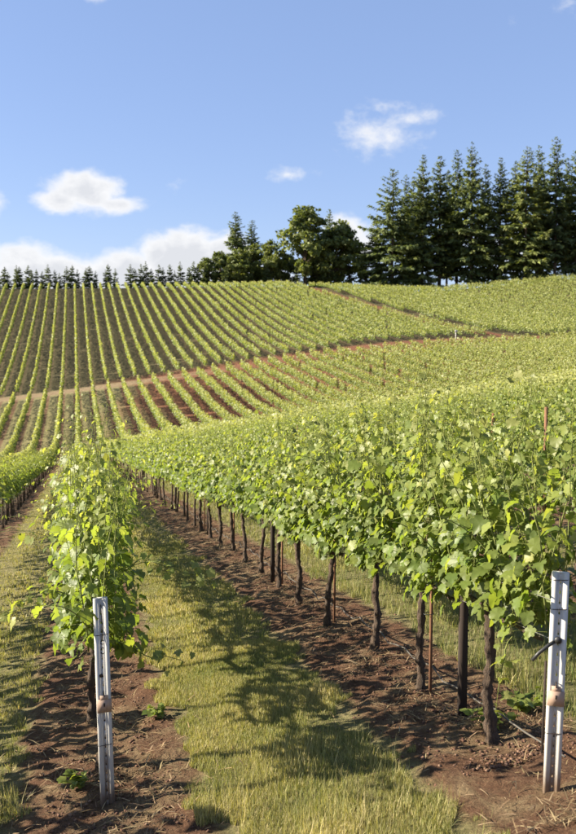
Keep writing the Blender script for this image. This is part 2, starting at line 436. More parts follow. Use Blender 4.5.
# ------------------------------------------------------------------ leaf templates
def leaf_template(detail):
    if detail == 'near':
        R_ = [(.15, -.13), (.36, -.07), (.48, .10), (.42, .25), (.54, .42), (.45, .58), (.31, .62), (.19, .83)]
    elif detail == 'mid':
        R_ = [(.28, -.08), (.45, .15), (.50, .48), (.24, .70)]
    else:
        R_ = [(.42, .0), (.45, .55)]
    out = [(0, 0)] + R_ + [(0, 1.0)] + [(-x, y) for x, y in R_[::-1]]
    P = [(0, .33)] + out
    V = []
    for k, (x, y) in enumerate(P):
        r2 = x * x + (y - .33) ** 2
        V.append((x, y, .24 * abs(x) - .46 * r2 + (.0 if k == 0 else .03 * (-1) ** k)))
    n = len(out)
    F = [(0, 1 + k, 1 + (k + 1) % n) for k in range(n)]
    return np.array(V), np.array(F)
LEAF_NEAR, LEAF_MID, LEAF_FAR = (leaf_template(d) for d in ('near', 'mid', 'far'))
CARD = (np.array([(-.5, 0, 0), (.5, .12, .05), (.42, .9, -.08), (-.38, 1.0, .04)]), np.array([(0, 1, 2, 3)]))
SPRAY = (np.array([(0, 0, 0), (.28, .35, -.05), (.12, .62, .0), (0, 1.0, -.12), (-.16, .58, .0), (-.26, .3, -.05)]),
         np.array([(0, 1, 2), (0, 2, 4), (2, 3, 4), (0, 4, 5)]))

# ------------------------------------------------------------------ a grapevine: shoots and leaves of one metre and a third of row
VINE = 1.25
def vine_leaves(r, n_shoots=25, extra=120, out=None, tall=.12, half=.68, lm=1.0, hm=1.0):
    """local frame: Y along the row. returns shoot paths and leaf arrays (pos, normal, tip, size, age, node)"""
    paths, P, Nn, T, S, A, Q = [], [], [], [], [], [], []
    def leaf(node, side, lift, size, age, spread):
        d = np.array([side * r.uniform(.5, 1.0) * spread, r.normal(0, .45), r.uniform(-.15, .35) + lift])
        pet = r.uniform(.05, .12)
        pos = node + unit(d) * pet
        n = np.array([side * r.uniform(.15, 1.1), r.normal(0, .42), r.uniform(.05, .95)])
        t = np.array([side * r.uniform(.0, .7), r.normal(0, .5), -r.uniform(.25, 1.0)])
        P.append(pos); Nn.append(n); T.append(t); S.append(size); A.append(age); Q.append(node)
    for k in range(n_shoots):
        y0 = -half + 2 * half * (k + r.uniform(0, 1)) / n_shoots
        p = np.array([r.normal(0, .05), y0, .95 + r.normal(0, .03)])
        h = r.normal(.93 * hm, .12)
        if r.random() < tall: h += r.uniform(.15, .5)
        lean = np.array([r.normal(0, .17) * lm, r.normal(0, .12)])
        if r.random() < .14 * lm * lm: lean = np.array([r.choice([-1, 1]) * r.uniform(.35, .6), r.normal(0, .2)])
        pts = [p.copy()]; seg = .075; nseg = max(6, int(h / seg)); v = np.array([lean[0] * .5, lean[1], 1.0])
        for i in range(nseg):
            t = i / nseg
            v = v + np.array([lean[0] * .16 + r.normal(0, .06), lean[1] * .05 + r.normal(0, .06), 0])
            if abs(lean[0]) > .3 and t > .45: v[2] -= .16
            v[0] -= (p[0] * .22 if abs(lean[0]) < .3 else 0)
            p = p + unit(v) * seg; pts.append(p.copy())
        pts = np.array(pts); paths.append(pts)
        side = r.choice([-1, 1])
        for i in range(1, len(pts)):
            t = i / (len(pts) - 1); side = -side
            sz = .089 * (1.0 if t < .6 else 1.0 - .72 * (t - .6) / .4) * r.uniform(.6, 1.3)
            age = np.clip((t - .35) * 1.45 + r.normal(0, .1), 0, 1)
            leaf(pts[i], side, 0, sz, age, 1.0)
            if r.random() < .95 * (1 - .5 * t):
                off = np.array([r.choice([-1, 1]) * r.uniform(.04, .17), r.normal(0, .06), r.uniform(-.08, .03)])
                leaf(pts[i] + off, np.sign(off[0]), 0, sz * r.uniform(.6, 1.0), np.clip(age + r.uniform(-.1, .35), 0, 1), 1.0)
    for k in range(extra):                      # leaves hanging about the fruit wire
        s = r.choice([-1, 1])
        node = np.array([s * r.uniform(.0, .19), r.uniform(-half, half), r.uniform(.90, 1.16)])
        leaf(node, s, -.25, .095 * r.uniform(.6, 1.1), r.uniform(0, .35), 1.0)
    return paths, np.array(P), np.array(Nn), np.array(T), np.array(S), np.array(A), np.array(Q)


def tints(r, A):
    return np.stack([r.random(len(A)), A, r.random(len(A))], 1)


def foliage_mesh(seed, tmpl, density=1.0, tall=.12):
    r = np.random.default_rng(seed)
    paths, P, Nn, T, S, A, Q = vine_leaves(r, tall=tall)
    mb = MB()
    scatter(mb, *tmpl, P, Nn, T, S, tints(r, A))
    for p in paths:
        mb.tube(p[::3], np.linspace(.0045, .002, len(p[::3])), 3, (.5, .75, .5), caps=False)
    return mb.mesh('vine_foliage', M['leaf'])
FOL_MID = [foliage_mesh(100 + k, LEAF_MID) for k in range(7)]
FOL_TALL = [foliage_mesh(200 + k, LEAF_MID, tall=.45) for k in range(2)]


def trunk_mesh(seed, fine=True):
    r = np.random.default_rng(seed); mb = MB()
    n = 26 if fine else 8; sides = 12 if fine else 6
    z = np.linspace(-.08, .88, n); b = r.normal(0, .022, 2)
    wob = np.cumsum(r.normal(0, .0062, (n, 2)), 0)
    x = b[0] * np.sin(z / .88 * 2.6) + wob[:, 0]; y = b[1] * np.sin(z / .88 * 2.2) + wob[:, 1] + r.normal(0, .04) * z
    rad = np.interp(z, [-.08, .0, .12, .7, .88], [.060, .046, .031, .028, .041]) * r.uniform(.88, 1.15) * (1 + .09 * r.normal(0, 1, n))
    mb.tube(np.stack([x, y, z], 1), rad, sides, wob=.24)
    top = np.array([x[-1], y[-1], z[-1]])
    for s in (-1, 1):                                     # the two cordon arms tied to the fruit wire
        k = 8 if fine else 5
        t = np.linspace(0, 1, k)[:, None]
        P = top - np.array([0, 0, .05]) + np.array([0, s * .64, 0]) * t + np.array([0, 0, 1.]) * (.06 * np.sqrt(t)) + r.normal(0, .008, (k, 3)) * np.array([1, .2, 1])
        mb.tube(P, np.linspace(.024, .011, k), 7 if fine else 4, wob=.12)
    return mb.mesh('vine_trunk', M['bark'], True)
TRUNKS = [trunk_mesh(300 + k) for k in range(6)]
TRUNKS_FAR = [trunk_mesh(330 + k, False) for k in range(4)]

ORD = ('first second third fourth fifth sixth seventh eighth ninth tenth eleventh twelfth thirteenth fourteenth fifteenth sixteenth '
       'seventeenth eighteenth nineteenth twentieth').split()
ORD += ['twenty-' + w for w in ORD[:9]] + ['thirtieth'] + ['thirty-' + w for w in ORD[:9]] + ['fortieth'] + ['forty-' + w for w in ORD[:9]]

# leaf meshes shared by the single leaves of the nearest vines
def single_leaf_meshes():
    out = []
    r = np.random.default_rng(77)
    for a in range(4):                        # age
        for k in range(4):
            V = LEAF_NEAR[0].copy()
            V[1:, :2] *= r.uniform(.9, 1.08, (len(V) - 1, 1)); V[:, 0] *= r.uniform(.92, 1.1); V[1:, 2] += r.normal(0, .022, len(V) - 1)
            V[:, 2] += r.uniform(-.12, .12) * V[:, 0] - r.uniform(-.1, .45) * np.maximum(V[:, 1] - .4, 0) ** 2 + r.uniform(-.1, .25) * np.abs(V[:, 0])
            t = np.broadcast_to(np.array([r.random(), (a + .5) / 4, r.random()]), V.shape)
            out.append(make_mesh('grape_leaf', V, [LEAF_NEAR[1]], M['leaf'], True, t))
    return out
LEAF_MESHES = single_leaf_meshes()
from mathutils import Matrix, Vector


def near_vine(loc, seed, label, view, extra_shoots=(), n_single=230, tall=.12, n_shoots=36, half=.68, lean=1.0, hm=1.0, low=150, rotz=0.0):
    """nearest vines: every shoot and the leaves that show largest are parts of their own"""
    r = np.random.default_rng(seed)
    e = empty('grapevine', loc, rotz); tag(e, label, 'grapevine', 'grapevines trained along the near rows')
    obj('trunk', TRUNKS[seed % len(TRUNKS)], e)
    paths, P, Nn, T, S, A, Q = vine_leaves(r, n_shoots=n_shoots, extra=low, tall=tall, half=half, lm=lean, hm=hm)
    P, Nn, T, S, A, Q = map(list, (P, Nn, T, S, A, Q))
    for sp in extra_shoots:                                # straggling canes, listed as polylines
        sp = np.array(sp, float); t = np.linspace(0, 1, 14)
        k = np.linspace(0, 1, len(sp)); pts = np.stack([np.interp(t, k, sp[:, c]) for c in range(3)], 1)
        pts[1:-1] = (pts[:-2] + pts[1:-1] * 2 + pts[2:]) / 4
        pts += r.normal(0, .006, pts.shape); paths.append(pts)
        for i in range(3, 14):
            for q in range(2 if r.random() < .6 else 1):
                P.append(pts[i] + r.normal(0, .035, 3)); Q.append(pts[i]); Nn.append(np.array([r.normal(0, .5), r.normal(-.3, .4), r.uniform(.3, 1)]))
                T.append(np.array([r.normal(0, .7), r.normal(0, .6), -.4])); S.append(.09 * r.uniform(.5, 1.1) * (1 - .35 * i / 13)); A.append(np.clip(.35 + i / 18, 0, 1))
    P, Nn, T, S, A, Q = map(np.array, (P, Nn, T, S, A, Q))
    for p in paths:
        mb = MB(); mb.tube(p, np.linspace(.0052, .0018, len(p)), 5, (.5, .5, .5))
        obj('shoot', mb.mesh('shoot', M['shoot'], True), e)
    score = P @ unit(np.array(view, float)) * 1.0 + S * 1.5 + r.normal(0, .05, len(S))
    order = np.argsort(-score); big, rest = order[:n_single], order[n_single:]
    n = unit(Nn); t = unit(T - (T * n).sum(-1, keepdims=True) * n); u = np.cross(t, n)
    for i in big:
        me = LEAF_MESHES[min(3, int(A[i] * 4)) * 4 + r.integers(4)]
        o = bpy.data.objects.new('leaf', me); COL.objects.link(o); o.parent = e
        mat = np.eye(4); mat[:3, 0] = u[i]; mat[:3, 1] = t[i]; mat[:3, 2] = n[i]; mat[:3, :3] *= S[i]; mat[:3, 3] = P[i]
        o.matrix_local = Matrix(mat.tolist())
    mb = MB(); scatter(mb, *LEAF_NEAR, P[rest], Nn[rest], T[rest], S[rest], tints(r, A[rest]))
    for i in range(len(P)):                                # leaf stalks
        mb.tube(np.stack([Q[i], P[i]]), (.0016, .0013), 3, (.5, .8, .5), caps=False)
    tag(obj('foliage', mb.mesh('near_foliage', M['leaf'], True), e), kind='stuff')
    return e


def plain_vine(loc, k, label, rotz, sc_, tall=False, far=False):
    e = empty('grapevine', loc, rotz); tag(e, label, 'grapevine', 'grapevines trained along the near rows')
    tm = (TRUNKS_FAR if far else TRUNKS)[k % (4 if far else 6)]
    obj('trunk', tm, e)
    fm = FOL_TALL[k % 2] if tall else FOL_MID[k % 7]
    tag(obj('foliage', fm, e, scale=sc_), kind='stuff')
    return e


def gpos(X, Y, dz=0.0):
    return (float(X), float(Y), float(ground_z(X, Y)) + dz)


def row_x(i): return ROW0 + PITCH_X * i
# rows: index -> first vine Y, vines built singly
POST_A, POST_B = (.15, 5.69), (2.54, 4.38)
ROWS = {0: (6.25, 30), 1: (5.19, 46), -1: (28.2, 26), 2: (8.3, 40), 3: (12.4, 34), 4: (16.6, 30), 5: (20.5, 27), 6: (24.6, 24), 7: (28.5, 20)}
SOLO = {}
def build_near_rows():
    r = np.random.default_rng(9)
    for i, (y0, n) in ROWS.items():
        SOLO[i] = (y0 - VINE / 2, y0 + (n - .5) * VINE)
        for k in range(n):
            Y = y0 + k * VINE + (r.normal(0, .06) if k else 0); X = row_x(i) + r.normal(0, .035)
            if i == 0:
                lab = f'{ORD[k]} grapevine behind the left white end post, along the row seen end-on'
            elif i == 1:
                lab = f'{ORD[k]} grapevine from the right white end post, in the long row with bare trunks'
            elif i == -1:
                lab = f'{ORD[k]} grapevine from the front of the shaded row cut by the left edge'
            else:
                lab = f'{ORD[k]} grapevine from the photo\'s right edge, in the {ORD[i - 2]} row behind the long bare-trunked row'
            loc = gpos(X, Y)
            if i == 0 and k < 3:
                ex = []
                if k == 0:
                    ex = [[(.1, -.1, .98), (.2, -.25, .92), (.34, -.32, .86), (.46, -.36, .88), (.55, -.38, .84)],
                          [(.1, .1, 1.3), (.3, -.05, 1.5), (.5, -.1, 1.42), (.66, -.15, 1.36), (.78, -.18, 1.4)],
                          [(-.1, 0, 1.2), (-.32, -.1, 1.32), (-.5, -.15, 1.26), (-.62, -.2, 1.2)]]
                near_vine(loc, 41 + k, lab, (0, -1, .25), ex, n_single=(290, 150, 60)[k], tall=.3, half=(.5, .6, .62)[k], lean=.6, hm=(1.22, 1.3, 1.25)[k], n_shoots=19, low=60)
            elif i == 1 and k < 5:
                ex = []
                if k == 1: ex = [[(0, 0, 1.5), (.0, -.05, 1.9), (-.04, -.1, 2.2), (0, -.12, 2.45)]]
                if k == 0: ex = [[(0, -.3, .9), (-.1, -.5, 1.2), (-.05, -.6, 1.4), (.1, -.75, 1.5)], [(0, -.2, .8), (-.15, -.35, .65), (-.2, -.4, .5)]]
                for q in range(3):
                    yy = -.5 + .45 * q + .1 * k; dx = (-.08, .05, .0)[(q + k) % 3]
                    ex.append([(0, yy, 1.5), (dx * .5, yy + .03, 1.85), (dx, yy - .04, 2.05), (dx * 1.4, yy - .02, 2.14 + .1 * ((q * 2 + k) % 3))])
                near_vine(loc, 51 + k, lab, (-.8, -.6, .15), ex, n_single=(290, 270, 220, 170, 130)[k], tall=.3, hm=(1.12, 1.15, 1.1, 1.05, 1.0)[k])
            else:
                plain_vine(loc, int(r.integers(1000)), lab, float(r.choice([0, math.pi])) + r.normal(0, .03),
                           (float(r.uniform(.9, 1.15)), 1.0, float(r.uniform(.94, 1.06))), r.random() < .45, Y > 20)
build_near_rows()


# ------------------------------------------------------------------ the rest of the vine rows, up to the far crest, with unseen near-left ones for shade
def far_rows():
    r = np.random.default_rng(21); mb = MB()
    Pm, Pf, Pv = [], [], []
    trunk_xy = []
    for i in range(-16, 72):
        X = row_x(i)
        y_end = float(crest(X)) + 4
        y_start = max(4.5 if -6 <= i < 0 else 12, 0)
        for Y in np.arange(y_start + r.uniform(0, .6), y_end, VINE):
            az = math.degrees(math.atan2(X, Y)) - 13.25
            if i in SOLO:
                if SOLO[i][0] - .3 <= Y <= SOLO[i][1]: continue
                if i >= 0 and Y < SOLO[i][0]: continue
            if i > 1 and az > 18.6: continue
            if i < 0 and az < -19.0 and (Y > 60 or i < -3): continue
            wd = 3.0 if 46 < X < 84 else 0.0
            if ROAD_Y0 - 1.2 - wd < Y < ROAD_Y1 + 1.0 + wd: continue
            if abs(X - alley_x(Y)) < 2.3 and Y > ROAD_Y0: continue
            if r.random() < .02: continue
            (Pm if Y < 60 else Pf if Y < 135 else Pv).append((X + r.normal(0, .04), Y))
    def cards(P, n, size, width, z0, z1, spread_z):
        P = np.array(P)
        if not len(P): return
        nn = len(P) * n
        X = np.repeat(P[:, 0], n); Y = np.repeat(P[:, 1], n) + r.uniform(-VINE / 2, VINE / 2, nn)
        g = zf(X, Y)
        vig = np.repeat(r.normal(1, .06, len(P)) + .5 * (fbm(P[:, 0] * .12, P[:, 1] * .05, 3) - .45), n)
        h = r.beta(1.3, 1.1, nn); h = np.where(r.random(nn) < .045, h * .1 + 1.08, h)
        z = z0 + (z1 - z0) * h * vig
        x = r.normal(0, width, nn) * (1.0 - .45 * np.clip(h, 0, 1))
        pos = np.stack([X + x, Y, g + z], 1)
        sd = np.sign(x + r.normal(0, .05, nn))
        nrm = np.stack([sd * r.uniform(.1, 1.1, nn), r.normal(0, .45, nn), r.uniform(.05, 1.0, nn)], 1)
        tip = np.stack([sd * r.uniform(0, .7, nn), r.normal(0, .6, nn), r.uniform(-1, .3, nn)], 1)
        age = np.clip(h * .95 - .12 + r.normal(0, .14, nn), 0, 1)
        scatter(mb, *(CARD), pos, nrm, tip, size * r.uniform(.65, 1.2, nn), np.stack([r.random(nn), age, r.random(nn)], 1))
        return
    cards([p for p in Pm if p[0] < 0 and p[1] < 30], 120, .14, .17, .92, 1.85, 0)  # near-left vines out of view, there for their shadows, thinned to dapple the alley
    cards([p for p in Pm if not (p[0] < 0 and p[1] < 30)], 240, .14, .19, .9, 1.92, 0)
    cards(Pf, 170, .15, .15, .74, 1.85, 0)
    cards(Pv, 66, .205, .115, .45, 1.6, 0)
    o = obj('distant_vine_rows', mb.mesh('distant_vine_rows', M['leaf_far']))
    tag(o, 'green grapevine rows running away over the hollow and up the far hill', 'vine rows', kind='stuff')
    tb = MB()
    Pt = np.array(Pm + [p for p in Pf if p[0] < 30])
    tV = np.array([(-.03, -.03, -.1), (.03, -.03, -.1), (.03, .03, -.1), (-.03, .03, -.1), (-.02, -.02, .95), (.02, -.02, .95), (.02, .02, .95), (-.02, .02, .95)])
    tF = np.array([(0, 1, 5, 4), (1, 2, 6, 5), (2, 3, 7, 6), (3, 0, 4, 7)])
    base = np.stack([Pt[:, 0], Pt[:, 1], zf(Pt[:, 0], Pt[:, 1])], 1)
    V = (tV[None] + base[:, None]).reshape(-1, 3); F = (tF[None] + (np.arange(len(Pt)) * 8)[:, None, None]).reshape(-1, 4)
    t = obj('trunk', make_mesh('far_trunks', V, [F], M['bark']), o); t['kind'] = 'stuff'
far_rows()


# ------------------------------------------------------------------ trellis: white end posts, steel posts, stakes, wires, drip hose
def end_post(loc, h, label, lean, rotz, hooks):
    e = empty('end_post', loc, rotz); e.rotation_euler = (lean[0], lean[1], rotz); tag(e, label, 'post', 'white end posts')
    w, dp, th = .09, .036, .005
    for s in (-1, 1):                                     # the two rolled edges: a channel each
        mb = MB(); x = s * (w / 2 - .0135)
        mb.box((x, -dp / 2, h / 2 - .15), (.027, th, h + .3)); mb.box((s * (w / 2 - th / 2), -.001, h / 2 - .152), (th, dp - .008, h + .296))
        mb.box((s * (w / 2 - .027 - th / 2 + .0005), -dp / 2 + .006, h / 2 - .151), (th, .013, h + .298))
        obj('flange', mb.mesh('flange', M['white_steel']), e)
    mb = MB(); iw = w - .054                               # recessed web with a file of punched holes
    yb = -dp / 2 + .007; hs = .058; hw, hh = .009, .014
    for s in (-1, 1):
        mb.box((s * (iw / 4 + hw / 4), yb, h / 2 - .15), (iw / 2 - hw / 2, .004, h + .29))
    z = -.3
    while z < h - .06:
        z1 = min(z + hs - hh, h - .006); mb.box((0, yb + .0003, (z + z1) / 2), (hw + .001, .004, z1 - z)); z += hs
    mb.box((0, yb + .0003, h - .032), (hw + .001, .004, .05))
    obj('web', mb.mesh('web', M['web_steel']), e)
    mb = MB(); mb.box((0, .0, h - .002), (w - .006, dp - .012, .004))      # bent cap lip
    obj('top_lip', mb.mesh('top_lip', M['white_steel']), e)
    # tan tag with a neck hooked into the web
    zt = h * (.49 if hooks == 'left' else .44)
    mb = MB(); mb.box((0, -dp / 2 - .012, zt), (.092, .012, .082)); mb.box((0, -dp / 2 - .0105, zt + .052), (.05, .009, .034))
    t = obj('tag', mb.mesh('tag', M['tag']), e); t['label'] = 'tan plate tag hung on the post front'
    mb = MB(); mb.tube([(0, -dp / 2 - .02, zt + .062), (0, -dp / 2 - .006, zt + .09), (0, yb, zt + .08)], .0035, 6); mb.box((0, -dp / 2 - .02, zt + .01), (.008, .004, .022))
    obj('tag_hook', mb.mesh('tag_hook', M['dark_rust']), t)
    for zz in ((h * .83, h * .30) if hooks == 'left' else (h * .84, h * .28, h * .97)):    # wire wrapped round
        mb = MB(); a = np.linspace(0, 2 * np.pi, 17)
        sq = lambda c: np.sign(c) * np.abs(c) ** .35
        mb.tube(np.stack([sq(np.cos(a)) * (w / 2 + .003), sq(np.sin(a)) * (dp / 2 + .003), zz + .006 * np.sin(a * 1.0 + 1)], 1), .0022, 5)
        obj('wire_loop', mb.mesh('wire_loop', M['dark_rust']), e)
    if hooks == 'left':
        for zz, rr in ((h * .79, .012), (h * .75, .02)):
            mb = MB(); a = np.linspace(0, 2 * np.pi, 13)
            mb.tube(np.stack([.004 + np.cos(a) * .012, -dp / 2 + .004 - 0 * a, zz + np.sin(a) * rr], 1), .003, 5); obj('hook', mb.mesh('hook', M['black']), e)
        mb = MB(); mb.tube([(.004, -dp / 2 + .002, h * .8), (.006, -dp / 2 - .004, h * .88), (.002, -dp / 2, h * .97)], .003, 5); obj('hook', mb.mesh('hook', M['black']), e)
    else:
        mb = MB(); mb.tube([(0.0, -dp / 2 - .01, h * .70), (0.0, -dp / 2 + .02, h * .70)], .019, 12); obj('hose_clamp', mb.mesh('hose_clamp', M['black'], False), e)
        mb = MB(); mb.tube([(-.01, -dp / 2 + .012, h * .695), (-.05, -.04, h * .68), (-.10, -.05, h * .645), (-.135, -.055, h * .61)], .0105, 8); obj('hose_end', mb.mesh('hose_end', M['black'], True), e)
        mb = MB(); mb.box((-w / 2 - .012, .02, h * .38), (.012, .012, h * .42)); obj('back_stake', mb.mesh('back_stake', M['dark_rust']), e)
    return e
end_post(gpos(*POST_A), 1.36, 'white steel end post with tan tag below the leafy row end', (R(.6), R(-1.2), 0), R(3), 'left')
end_post(gpos(*POST_B), 1.255, 'white steel end post with black hose stub beside the right row', (R(.5), R(1.0), 0), R(-25), 'right')


def steel_post(X, Y, h, label, mat='dark_rust', w=.06):
    e = empty('trellis_post', gpos(X, Y), R(-10)); tag(e, label, 'post', 'rusty trellis posts')
    mb = MB(); mb.box((0, -.018, h / 2 - .2), (w, .006, h + .4)); mb.box((-w / 2 + .003, .0, h / 2 - .2), (.006, .03, h + .396)); mb.box((w / 2 - .003, .0, h / 2 - .2), (.006, .03, h + .396))
    obj('channel', mb.mesh('channel', M[mat]), e)
    for k in range(8):
        mb = MB(); mb.box((w / 2 + .004, -.012, .5 + k * (h - .55) / 8), (.01, .004, .012)); obj('wire_notch', mb.mesh('wire_notch', M[mat]), e)
    return e
PB = 5.74
steel_post(row_x(1) + .03, PB, 1.45, 'dark brown steel post between the first two vines of the right row')
for k, nm in zip(range(1, 6), ('second', 'third', 'fourth', 'fifth', 'sixth')):
    steel_post(row_x(1) + .02, PB + VINE * 5 * k, 1.5, f'{nm} rusty line post away from the right white post, among bare trunks')
for k, nm in zip(range(0, 4), ('nearest', 'second', 'third', 'fourth')):
    steel_post(row_x(2), 8.95 + VINE * 5 * k, (1.95 if k == 0 else 1.75), f'{nm} rusty post among the leaves of the row behind the right white post', 'rust', .028)
for k, nm in zip(range(0, 3), ('nearest', 'second', 'third')):
    steel_post(row_x(3) , 15.2 + VINE * 6 * k, 1.75, f'{nm} rusty post of the second row behind the long bare-trunked row', 'rust', .05)
steel_post(row_x(0) - .02, 9.6, 1.8, 'rusty post among the leaves of the row behind the left post', 'rust', .035)


def stake(X, Y, h, label):
    e = empty('vine_stake', gpos(X, Y)); e.rotation_euler = (random.uniform(-.03, .03), random.uniform(-.03, .03), 0); tag(e, label, 'stake', 'rusty vine stakes')
    mb = MB(); mb.tube([(0, 0, -.2), (0, 0, h * .5), (0, 0, h)], .0135, 8); obj('rod', mb.mesh('rod', M['rust'], True), e)
    mb = MB(); a = np.linspace(0, 2 * np.pi, 10); mb.tube(np.stack([-.02 + .04 * np.cos(a), .03 * np.sin(a), .62 + 0 * a], 1), .003, 4); obj('tie', mb.mesh('tie', M['black']), e)
stake(row_x(1) + .02, 6.30, 1.3, 'orange rusty rod beside the second trunk of the right row')
for k in (3, 5, 8, 11):
    stake(row_x(1) + .05, 5.19 + VINE * k + .1, 1.2, f'thin rusty rod beside the {ORD[k]} trunk of the right row')


def wires():
    for (px, py), i, nm, hs in ((POST_A, 0, 'left', (.90, 1.14)), (POST_B, 1, 'right', (.90, 1.12))):
        for h, wn in zip(hs, ('lower', 'upper')):
            Y = np.arange(py, py + 60, 1.32)
            P = np.stack([np.full_like(Y, px) + .0, Y, zf(px, Y) + h + .02 * np.sin(Y)], 1)
            mb = MB(); mb.tube(P, .002, 4)
            tag(obj('trellis_wire', mb.mesh('trellis_wire', M['wire'])), f'{wn} thin steel wire run from the {nm} white post along its row', 'wire', 'trellis wires')
    px, py = POST_B
    Y = np.arange(py + .1, py + 34, .22)
    P = np.stack([px + .16 + .025 * np.sin(Y * .9), Y, ground_z(px + .16, Y) + .10 + .05 * np.sin(Y * 2 * np.pi / VINE) ** 2], 1)
    mb = MB(); mb.tube(P, .0065, 6)
    tag(obj('drip_hose', mb.mesh('drip_hose', M['hose'], True)), 'grey drip hose sagging low past the trunks of the right row', 'hose')
wires()


# ------------------------------------------------------------------ grass, straw and weeds
def grass():
    r = np.random.default_rng(31)
    tV = np.array([(-.5, 0, 0), (.5, 0, 0), (-.36, .5, .06), (.36, .5, .06), (0, 1, .26)])
    tF = np.array([(0, 1, 3), (0, 3, 2), (2, 3, 4)])
    mb = MB()
    def blades(n, xa, xb, ya, yb, hgt, wid, power=1.0, dry=0.0, keep=None, lay=.5):
        Y = ya + (yb - ya) * r.random(n) ** power; X = r.uniform(xa, xb, n)
        u = row_u(X); en = fbm(X * 3.1 + 9, Y * 3.1, 3)
        ok = u + (en - .45) * .7 > .6
        if keep is not None: ok |= keep(X, Y)
        patch = fbm(X * 1.6 + 50, Y * 1.6, 3)
        ok &= r.random(n) < np.clip(.45 + 1.3 * patch, 0, 1)
        X, Y, u, patch = X[ok], Y[ok], u[ok], patch[ok]; n = len(X)
        pos = np.stack([X, Y, ground_z(X, Y) - .005], 1)
        a = r.uniform(0, 2 * np.pi, n); ln = r.uniform(.1, lay, n)
        d = np.stack([np.cos(a) * ln, np.sin(a) * ln, np.ones(n)], 1)
        nr = np.stack([np.cos(a + np.pi), np.sin(a + np.pi), np.full(n, .2)], 1) + r.normal(0, .3, (n, 3))
        age = np.clip(dry + .18 + 1.0 * (patch - .38) + r.normal(0, .22, n), 0, 1)
        size = hgt * r.uniform(.5, 1.25, n) * (.55 + 1.0 * patch) * np.where(np.abs(u - .86 + .05 * np.sin(Y)) < .1, .75, 1.0)
        # template is unit length; narrow it
        t2 = tV.copy(); t2[:, 0] *= wid / hgt
        scatter(mb, t2, tF, pos, nr, d, size, np.stack([r.random(n), age, r.random(n)], 1))
    blades(170000, .55, 2.2, 4.0, 9, .05, .0048, 1.15, 0.32, lay=1.0)
    blades(80000, .55, 2.2, 8, 18, 0.051, .0085, 1.2, 0.29, lay=1.0)
    blades(22000, .55, 2.2, 17, 45, 0.057, .016, 1.3, 0.29, lay=1.0)
    blades(56000, -2.0, -.3, 4.2, 12, 0.049, .006, 1.2, 0.26, lay=1.0)
    blades(32000, -2.2, -.3, 11, 50, 0.057, .013, 1.3, 0.34, lay=1.0)
    blades(32000, 2.95, 4.8, 4.4, 14, .10, .006, 1.1, .05, lay=.9)
    blades(16000, 2.95, 4.8, 14, 40, .10, .014, 1.3, .1, lay=.9)
    blades(12000, 5.6, 7.2, 8, 30, .10, .012, 1.2, .1, lay=.9)
    # tall dry fringe at the head of the alleys
    blades(5200, .55, 2.2, 3.9, 5.9, .15, .003, .8, .46, lay=.9)
    blades(2500, -1.5, -.35, 4.9, 6.0, .18, .004, 1.3, .4, lay=.75)
    blades(2600, 2.9, 4.2, 5.2, 7.5, .20, .004, 1.2, .2, lay=.6)
    o = obj('grass', mb.mesh('grass', M['grass'])); tag(o, 'mown grass with dry tips between the vine rows', 'grass', kind='stuff')
grass()


def straw():
    r = np.random.default_rng(37); mb = MB(); n = 60000
    Y = 4.0 + 20 * r.random(n) ** 1.7; i = r.integers(0, 3, n); X = ROW0 + PITCH_X * np.where(i == 2, -1, i) + r.normal(0, .32, n)
    clump = fbm(X * 1.8 + 3, Y * 1.8 + 8, 3); k = r.random(n) < np.clip((clump - .32) * 4, .15, 1); X, Y = X[k], Y[k]; n = len(X)
    pos = np.stack([X, Y, ground_z(X, Y) + r.uniform(.004, .028, n)], 1); a = r.uniform(0, 2 * np.pi, n)
    tip = np.stack([np.cos(a), np.sin(a), r.normal(0, .12, n)], 1); nr = np.stack([r.normal(0, .3, n), r.normal(0, .3, n), np.ones(n)], 1)
    tV = np.array([(-.03, 0, 0), (.03, 0, 0), (.026, .5, .06), (-.026, .5, .06), (0, 1, .0)]); tF = np.array([(0, 1, 2), (0, 2, 3), (3, 2, 4)])
    scatter(mb, tV, tF, pos, nr, tip, np.minimum(r.gamma(2.0, .024, n) + .02, .12), np.stack([r.random(n), r.uniform(.0, 1, n), r.random(n)], 1))
    o = obj('straw', mb.mesh('straw', M['straw'])); tag(o, 'dry straw and clippings strewn on the soil under the vines', 'straw', kind='stuff')
M['straw'] = leaf_material('dry_straw', (.36, .27, .16), (.21, .145, .08), (.10, .062, .036), .1, .85, .1)
straw()


